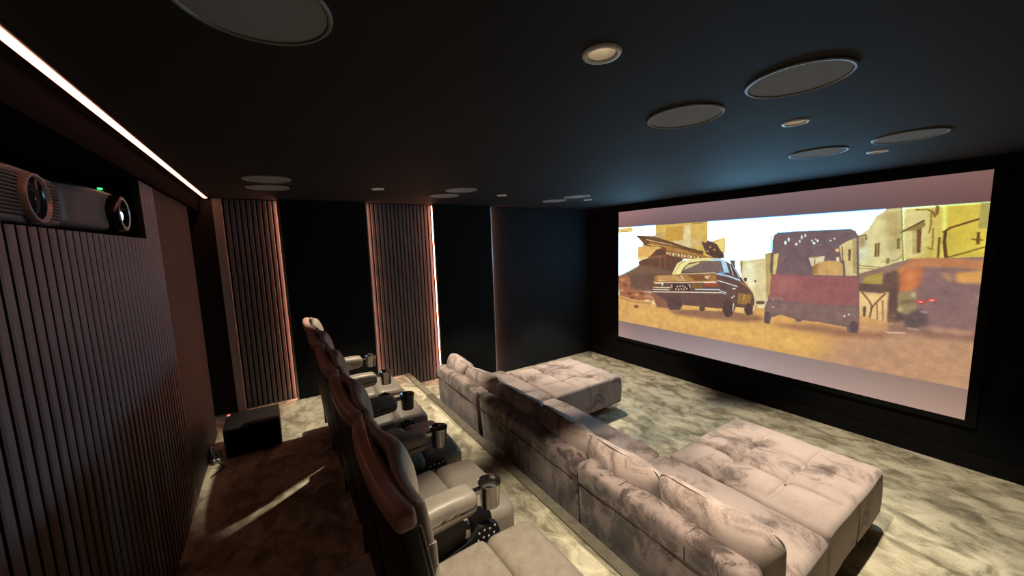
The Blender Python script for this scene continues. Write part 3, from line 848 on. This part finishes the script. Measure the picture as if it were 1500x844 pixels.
m.cycles.emission_sampling = 'NONE'
me.materials.append(m)
place('film_picture', me, screen)

# ---------------------------------------------------------------- modular velvet sofa
def wobble(P, amp, k, seed):
    r = np.random.default_rng(seed); ph = r.uniform(0, 6.28, (3, 3)); w = r.uniform(.6, 1.4, (3, 3)) * k
    d = np.zeros_like(P)
    for a in range(3):
        d[:, a] = amp * (np.sin(P @ w[a] + ph[a, 0]) + .5 * np.sin(P @ (w[(a + 1) % 3] * 2.1) + ph[a, 1]))
    return P + d

def sofa_module(label, x0, x1, seams, seed):
    xc = (x0 + x1) / 2; hw = (x1 - x0) / 2 - .004
    t = thing('sofa_module', label, 'sofa', (xc, 1.41, 0), group='low velvet sofa modules')
    def backfn(P):
        P = P.copy()
        k = (P[:, 2] + .295) / .59
        P[:, 1] += .035 * (1 - k)             # leans a little towards the platform
        P[:, 2] += .012 * np.cos(P[:, 0] / hw * 1.5) * (P[:, 2] > 0)
        return wobble(P, .0022, 9, seed)
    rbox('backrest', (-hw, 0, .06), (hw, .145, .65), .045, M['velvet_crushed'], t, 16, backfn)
    # stitched seams on the backrest
    MB().tube([(-hw + .02, .0062, .535), (0, .0058, .537), (hw - .02, .0062, .535)], .0028, 6).build('seam', M['velvet_seam'], t, True)
    for s in seams:
        MB().tube([(s, .006, .535), (s, .003, .60), (s, .012, .64), (s, .045, .6595), (s, .10, .6595), (s, .13, .648)], .0025, 6).build('seam', M['velvet_seam'], t, True)
    def seatfn(P):
        P = P.copy()
        e = np.maximum(0, 1 - (P[:, 0] / hw) ** 4)
        P[:, 2] += .014 * e * (P[:, 2] > 0)
        return wobble(P, .002, 8, seed + 9)
    rbox('seat', (-hw, .16, .07), (hw, .875, .405), .04, M['velvet'], t, 14, seatfn)
    MB().tube([(-hw + .02, .872, .345), (hw - .02, .872, .345)], .0025, 6).build('seam', M['velvet_seam'], t, True)
    for sx in (-1, 1):
        for y in (.12, .80):
            MB().box(sx * (hw - .09) - .03, sx * (hw - .09) + .03, y - .03, y + .03, 0, .075).build('foot', M['black_plastic'], t)
    return t
sofa_module('far velvet sofa module beside the light line, backrest nearest the left wall', -3.85, -2.83, [.12], 1)
sofa_module('middle velvet sofa module between the two ottomans', -2.83, -1.57, [.35], 2)
sofa_module('nearest velvet sofa module in front of the nearest recliner', -1.57, -.58, [-.18, .22], 3)

def cushion(label, xc, w, yc, zc, tilt, yaw, seed, roll=0.0, h=.40, th=.17):
    t = thing('back_cushion', label, 'cushion', (xc, yc, zc - h / 2), (tilt, roll, yaw), group='velvet back cushions')
    hx, hy, hz = w / 2, th / 2, h / 2
    def fn(P):
        P = P.copy()
        u, v = np.abs(P[:, 0] / hx), np.abs(P[:, 2] / hz)
        full = (1 - np.clip(u, 0, 1) ** 3.2) * (1 - np.clip(v, 0, 1) ** 3.2)
        P[:, 1] *= (.30 + .95 * full ** .6)
        P[:, 0] *= 1 - .05 * (1 - v ** 2) * u ** 4          # sides pull in between the corners
        P[:, 2] -= .02 * np.cos(P[:, 0] / hx * 1.4) * (P[:, 2] > 0)
        r = np.random.default_rng(seed)
        for k in range(7):                                  # gathers running in from the edges
            c = r.uniform(-hx, hx); a = r.uniform(.002, .006)
            P[:, 1] += a * np.exp(-((P[:, 0] - c) / .018) ** 2) * v ** 2 * np.sign(P[:, 1])
        return wobble(P, .003, 9, seed)
    P, F = rbox_data((hx, hy, hz), hy * .9, 20, fn)
    mesh_obj('cushion_cover', P, F, M['velvet'], t, True, (0, 0, hz))
    # piped seam around the outline
    loop = []
    for k in range(48):
        a = 2 * math.pi * k / 48; c, s = math.cos(a), math.sin(a)
        e = .22
        px = hx * .985 * math.copysign(abs(c) ** e, c); pz = hz * .985 * math.copysign(abs(s) ** e, s)
        uu, vv = abs(px / hx), abs(pz / hz)
        px *= 1 - .05 * (1 - vv ** 2) * uu ** 4
        if pz > 0:
            pz -= .02 * math.cos(px / hx * 1.4)
        loop.append((px, 0, hz + pz))
    MB().tube(loop, .0035, 6, True).build('piping', M['velvet_seam'], t, True)
TL = math.radians(12)
cushion('velvet cushion furthest left, beside the light line', -3.57, .52, 1.66, .585, TL, -.05, 11, .02)
cushion('velvet cushion second from the left, leaning against its left neighbour', -3.09, .56, 1.70, .575, TL + .05, .10, 12, -.06)
cushion('dark shaded velvet cushion in front of the far ottoman', -2.47, .62, 1.69, .565, TL, .04, 13, .0)
cushion('velvet cushion in the middle with a folded corner', -1.87, .58, 1.68, .575, TL, -.05, 14, .03)
cushion('pale velvet cushion second from the right, leaning on the nearest one', -1.36, .54, 1.67, .57, TL, -.02, 15, -.02)
cushion('nearest velvet cushion at the right end of the sofa', -.83, .58, 1.68, .575, TL, .02, 16, .0, .42)

def ottoman(label, x0, x1, y0, y1, seed):
    t = thing('ottoman', label, 'ottoman', ((x0 + x1) / 2, (y0 + y1) / 2, 0), group='tufted velvet ottomans')
    hx, hy = (x1 - x0) / 2, (y1 - y0) / 2; z0, z1 = .085, .41; hz = (z1 - z0) / 2
    LX, LY = [-hx / 3, hx / 3], [-hy / 3, hy / 3]
    def fn(P):
        P = P.copy()
        topm = np.clip((P[:, 2] - hz + .06) / .05, 0, 1)
        dx = np.min([np.abs(P[:, 0] - a) for a in LX], axis=0); dy = np.min([np.abs(P[:, 1] - a) for a in LY], axis=0)
        edge = np.minimum(np.clip((hx - np.abs(P[:, 0])) / .10, 0, 1), np.clip((hy - np.abs(P[:, 1])) / .10, 0, 1))
        crease = -.017 * np.exp(-(dx / .011) ** 2) * edge - .017 * np.exp(-(dy / .011) ** 2) * edge
        but = -.018 * np.exp(-((dx / .04) ** 2 + (dy / .04) ** 2))
        puff = .016 * np.abs(np.cos((P[:, 0] / hx * 1.5 + .5) * math.pi - math.pi / 2)) ** .5 * np.abs(np.cos((P[:, 1] / hy * 1.5 + .5) * math.pi - math.pi / 2)) ** .5 * edge
        P[:, 2] += topm * (crease + but + puff)
        k = 1 - np.abs(P[:, 2] / hz) ** 2
        P[:, 0] += .008 * k * np.sign(P[:, 0]) * (np.abs(P[:, 0]) > hx * .9); P[:, 1] += .008 * k * np.sign(P[:, 1]) * (np.abs(P[:, 1]) > hy * .9)
        return wobble(P, .0022, 8, seed)
    P, F = rbox_data((hx, hy, hz), .03, 96, fn)
    mesh_obj('tufted_body', P, F, M['velvet'], t, True, (0, 0, (z0 + z1) / 2))
    for a in LX:
        for b in LY:
            MB().lathe([(.0001, .006), (.008, .004), (.011, 0), (.011, -.006)], 16).build('button', M['velvet_seam'], t, True, (a, b, z1 - .034))
    for sx in (-1, 1):
        MB().tube([(sx * (hx + .004), -.02, .10), (sx * (hx + .009), -.02, .25), (sx * (hx + .002), -.02, .385)], .003, 6).build('seam', M['velvet_seam'], t, True)
        for sy in (-1, 1):
            MB().lathe([(.0001, 0), (.02, 0), (.025, .09), (.0001, .09)], 16).build('foot', M['black_plastic'], t, True, (sx * (hx - .14), sy * (hy - .14), 0))
ottoman('tufted velvet ottoman at the far end, near the left screen corner', -3.72, -2.79, 2.30, 3.27, 21)
ottoman('nearest tufted velvet ottoman, large and pale in the foreground', -1.53, -.595, 2.30, 3.27, 22)

# ---------------------------------------------------------------- recliner row
def cup(parent, x, y):
    c = MB().lathe([(.0001, .006), (.036, .006), (.0385, .05), (.0405, .045), (.0465, .103), (.0505, .107), (.0505, .101), (.048, .097), (.041, .0), (.0001, 0)], 40)
    o = c.build('cup_holder', M['steel'], parent, True, (x, y, .530))
    MB().lathe([(.0385, .052), (.0425, .058), (.044, .064), (.0415, .064), (.0375, .056)], 40).build('inner_ring', M['aluminium'], o, True)
    MB().box(-.012, .012, -.085, -.045, .073, .093).build('bracket', M['steel'], o)

def arm(parent, x, with_cup=True):
    def fn(P):
        P = P.copy(); k = (P[:, 1] + .16) / .32
        P[:, 2] += .018 * np.sin(k * 2.6) * (P[:, 2] > 0) + .02 * k * (P[:, 2] < 0)
        P[:, 0] *= 1.06 - .12 * k
        return P
    rbox('armrest', (x - .058, -.21, .525), (x + .058, .125, .635), .035, M['leather'], parent, 10, fn)
    # slim black panel shaped as the arm and cup shadow, rounded in front
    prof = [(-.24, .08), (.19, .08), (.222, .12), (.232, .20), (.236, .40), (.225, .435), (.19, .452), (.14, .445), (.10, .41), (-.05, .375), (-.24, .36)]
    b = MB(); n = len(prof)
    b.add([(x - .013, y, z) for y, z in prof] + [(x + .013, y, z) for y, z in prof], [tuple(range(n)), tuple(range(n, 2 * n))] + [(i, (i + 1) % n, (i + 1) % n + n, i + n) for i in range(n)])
    pn = b.build('arm_shadow_panel', M['black_plastic'], parent)
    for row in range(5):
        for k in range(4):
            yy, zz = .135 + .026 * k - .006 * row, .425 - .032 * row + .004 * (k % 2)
            MB().lathe([(.0001, .0143), (.0045, .0143), (.0052, .0128), (.0001, .0125)], 10, 'x').build('light_spot', M['dot'], pn, True, (x, yy, zz))  # pale discs standing in for spots of light within the shadow
    if with_cup:
        cup(parent, x, .20)

def recliner(label, xc, first=False, near=False):
    t = thing('recliner', label, 'recliner', (xc, .50, ZR), group='row of leather cinema recliners')
    lm = M['leather']
    rbox('base', (-.235, -.20, .0), (.235, .30, .14), .02, M['black_plastic'], t, 2)
    def seatfn(P):
        P = P.copy()
        P[:, 2] += (.02 * (1 - (P[:, 0] / .255) ** 2) + .006 * np.sin(P[:, 1] * 9)) * (P[:, 2] > 0)
        return P
    sm = M['suede'] if near else lm
    rbox('seat', (-.252, -.20, .15), (.252, .14, .435), .04, sm, t, 10, seatfn)
    def footfn(P):
        P = P.copy(); k = (P[:, 1] + .12) / .24
        P[:, 2] += (.02 * (1 - (P[:, 0] / .255) ** 2) - .012 * k ** 2) * (P[:, 2] > 0)
        return P
    rbox('footrest', (-.252, .134, .13), (.252, .368, .437), .045, sm, t, 10, footfn)
    # back: outer shell, lower cushion, headrest
    W = .262
    def lean(z):
        return -.10 * (z - .2)
    def wing(u):
        return .02 * np.abs(u) ** 2.5
    def shellfn(P):
        P = P.copy(); z = P[:, 2] + .63
        P[:, 1] += lean(z) - .015 * np.clip((z - .7) / .35, 0, 1) ** 2 + wing(P[:, 0] / W) * np.clip((z - .1) / .6, 0, 1)
        return P
    rbox('back_shell', (-W, -.245, .20), (W, -.198, 1.06), .022, M['leather_black'], t, 14, shellfn)
    def bandfn(P):
        P = P.copy(); z = P[:, 2] + 1.05
        P[:, 1] += lean(z) - .015 + wing(P[:, 0] / W)
        return P
    rbox('top_band', (-W - .002, -.249, 1.02), (W + .002, -.197, 1.08), .018, M['leather_dark'], t, 14, bandfn)
    def cushfn(P):
        P = P.copy(); z = P[:, 2] + .62
        u = P[:, 0] / .25
        f = np.clip(P[:, 1] / .08 + .5, 0, 1)
        P[:, 1] += lean(z) + wing(u) * .2 + .055 * (1 - u ** 2) * f
        return P
    rbox('backrest', (-.25, -.232, .36), (.25, -.172, .90), .028, lm, t, 12, cushfn)
    def headfn(P):
        P = P.copy(); z = P[:, 2] + .946
        u = P[:, 0] / .252
        f = np.clip(P[:, 1] / .09 + .5, 0, 1)
        P[:, 1] += f * (.085 * np.exp(-((u + .1) / .44) ** 2) + .022 * np.clip((np.abs(u) - .62) / .38, 0, 1)) * np.cos(P[:, 2] / .13 * 1.1)
        P[:, 1] += lean(z) + wing(u) * .2
        P[:, 2] += .022 * np.exp(-((u + .1) / .5) ** 2) * np.clip(P[:, 2] / .05, 0, 1) + .07 * np.abs(u) ** 3 * np.clip(-P[:, 2] / .05, 0, 1)
        return P
    rbox('headrest', (-.252, -.212, .815), (.252, -.178, 1.078), .026, lm, t, 16, headfn)
    # piping along the shell's top edge and down its sides
    pts = []
    for k in range(25):
        u = -1 + 2 * k / 24
        z = 1.073
        pts.append((u * (W - .015), -.197 + lean(z) - .015 + wing(u), z))
    MB().tube(pts, .0045, 6).build('piping', M['leather_piping'], t, True)
    for s in (-1, 1):
        pts = [(s * (W + .0005), -.2 + lean(z) - .015 * max(0, min(1, (z - .7) / .35)) ** 2 + .02 * max(0, min(1, (z - .1) / .6)), z) for z in (.25, .4, .55, .7, .85, .95, 1.03)]
        MB().tube(pts, .004, 6).build('piping', M['leather_piping'], t, True)
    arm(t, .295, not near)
    if first:
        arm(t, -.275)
    return t
RX = [-3.39, -2.80, -2.21, -1.62, -1.03]
RL = ['recliner at the far end of the row, pale lit headrest, nearest the left wall', 'second recliner from the left wall, with pale lit seat',
      'middle recliner of the five, half in shadow', 'fourth recliner from the left wall, dark footrest with a steel cup holder', 'nearest recliner with a pale suede footrest, cut by the lower edge']
for i, (x, lb) in enumerate(zip(RX, RL)):
    recliner(lb, x, i == 0, i == 4)

# ---------------------------------------------------------------- projectors in the niche
def projector_wide():
    t = thing('projector', 'grey projector with ribbed front and wide round lens, on the left', 'projector', (-1.74, -.80, NZ0), group='projectors in the rear niche')
    def fn(P):
        P = P.copy()
        P[:, 2] += .016 * (1 - (P[:, 0] / .22) ** 2) * (P[:, 2] > 0) + .0
        return P
    rbox('body', (-.222, -.20, .012), (.222, .19, .165), .02, M['projector_brown'], t, 6, fn)
    MB().box(-.205, .205, .188, .1925, .03, .155).build('front_recess', M['black_plastic'], t)
    for k in range(11):
        z = .036 + k * .0108
        MB().box(-.2, .2, .192, .198, z, z + .0045).build('front_rib', M['projector_grey'], t)
    ln = MB().lathe([(.074, .19), (.0765, .204), (.074, .214), (.067, .214), (.065, .206)], 48, 'y', (-.02, 0, .088)).build('lens_ring', M['projector_ring'], t, True)
    MB().lathe([(.0675, .2075), (.060, .2025), (.052, .2000), (.046, .1985)], 48, 'y', (-.02, 0, .088)).build('lens_cone', M['black_gloss'], ln, True)
    MB().lathe([(.0001, .2015), (.03, .2005), (.05, .1985), (.05, .197), (.0001, .197)], 40, 'y', (-.02, 0, .088)).build('lens_glass', M['glass'], ln, True)
    MB().box(-.098, -.088, .17, .176, .168, .178).build('indicator_lamp', M['red_led'], t)
    for sx in (-1, 1):
        MB().box(sx * .17 - .02, sx * .17 + .02, -.1, .12, 0, .014).build('foot', M['black_plastic'], t)
def projector_smooth():
    t = thing('projector', 'smooth grey projector with black lens barrel and glowing lens, on the right', 'projector', (-2.28, -.80, NZ0), group='projectors in the rear niche')
    def fn(P):
        P = P.copy()
        P[:, 1] += .05 * (1 - np.clip((P[:, 0] + .13) / .28, -1, 1) ** 2) * (P[:, 1] > 0)
        P[:, 2] += .01 * np.cos(P[:, 0] * 5) * (P[:, 2] > 0)
        return P
    rbox('body', (-.235, -.20, .02), (.235, .17, .185), .035, M['projector_grey'], t, 12, fn)
    br = MB().lathe([(.079, .17), (.081, .235), (.077, .252), (.066, .252), (.060, .236), (.05, .222)], 48, 'y', (-.10, 0, .095)).build('lens_barrel', M['black_gloss'], t, True)
    MB().lathe([(.0615, .2515), (.066, .2555), (.0705, .2515)], 48, 'y', (-.10, 0, .095)).build('lens_trim', M['projector_ring'], br, True)
    MB().lathe([(.0001, .240), (.03, .236), (.055, .224), (.055, .222), (.0001, .222)], 40, 'y', (-.10, 0, .095)).build('lens_glass', M['glass'], br, True)
    MB().lathe([(.0001, .2425), (.017, .242), (.019, .240), (.0001, .238)], 20, 'y', (-.10, 0, .085)).build('beam_window', M['lens_light'], br, True)
    MB().box(-.055, -.035, .195, .206, .193, .199).build('indicator_lamp', M['green_led'], t)
    for sx in (-1, 1):
        MB().box(sx * .15 - .025, sx * .15 + .025, -.1, .1, 0, .024).build('foot', M['black_plastic'], t)
projector_wide(); projector_smooth()

# ---------------------------------------------------------------- subwoofer and loose cables behind the recliners
t = thing('subwoofer', 'black box subwoofer on the raised floor near the narrow slatted panel', 'subwoofer', (-3.80, -.275, ZR))
rbox('cabinet', (-.175, -.195, .012), (.175, .195, .25), .008, M['black_plastic'], t, 2)
MB().box(.175, .183, -.18, .18, .03, .235).build('front_grille', M['panel_black'], t)
MB().box(-.165, -.13, -.19, -.17, .2495, .2525).build('indicator_lamp', M['orange_led'], t)
for sx in (-1, 1):
    for sy in (-1, 1):
        MB().lathe([(.0001, 0), (.018, 0), (.018, .014), (.0001, .014)], 12).build('foot', M['black_plastic'], t, True, (sx * .13, sy * .15, 0))
def cable(label, pts, r=.005):
    P = [Vector(p) for p in pts]; out = []
    for i in range(len(P) - 1):
        a, b, c, d = P[max(0, i - 1)], P[i], P[i + 1], P[min(len(P) - 1, i + 2)]
        for k in range(8):
            s = k / 8
            out.append(.5 * ((2 * b) + (c - a) * s + (2 * a - 5 * b + 4 * c - d) * s * s + (3 * b - a - 3 * c + d) * s ** 3))
    out.append(P[-1])
    o = MB().tube(out, r, 8).build('power_cable', M['cable'], None, True)
    tag(o, label, 'cable', 'black cables on the raised floor')
z = ZR + .006
cable('black cable looping on the lit floor behind the subwoofer', [(-4.02, -.40, ZR + .12), (-4.05, -.42, ZR + .03), (-4.15, -.45, z), (-4.30, -.40, z), (-4.40, -.47, z), (-4.30, -.52, z), (-4.18, -.50, z), (-4.45, -.44, z), (-4.6, -.5, z)])
cable('black tangled cable by the rear wall near the power strip', [(-3.58, -.5, ZR + .05), (-3.60, -.52, ZR + .10), (-3.62, -.55, ZR + .14), (-3.57, -.54, ZR + .09), (-3.54, -.50, ZR + .03), (-3.50, -.47, z), (-3.45, -.50, z), (-3.40, -.54, z)])
t = thing('power_strip', 'small pale power strip on the floor against the rear wall', 'power strip', (-3.70, -.535, ZR), (0, 0, .08))
rbox('housing', (-.10, -.022, 0), (.10, .022, .035), .006, M['white_plastic'], t, 2)
for k in range(3):
    MB().lathe([(.0001, .037), (.014, .037), (.016, .033), (.0001, .033)], 16).build('socket', M['black_plastic'], t, True, (-.06 + k * .06, 0, 0))
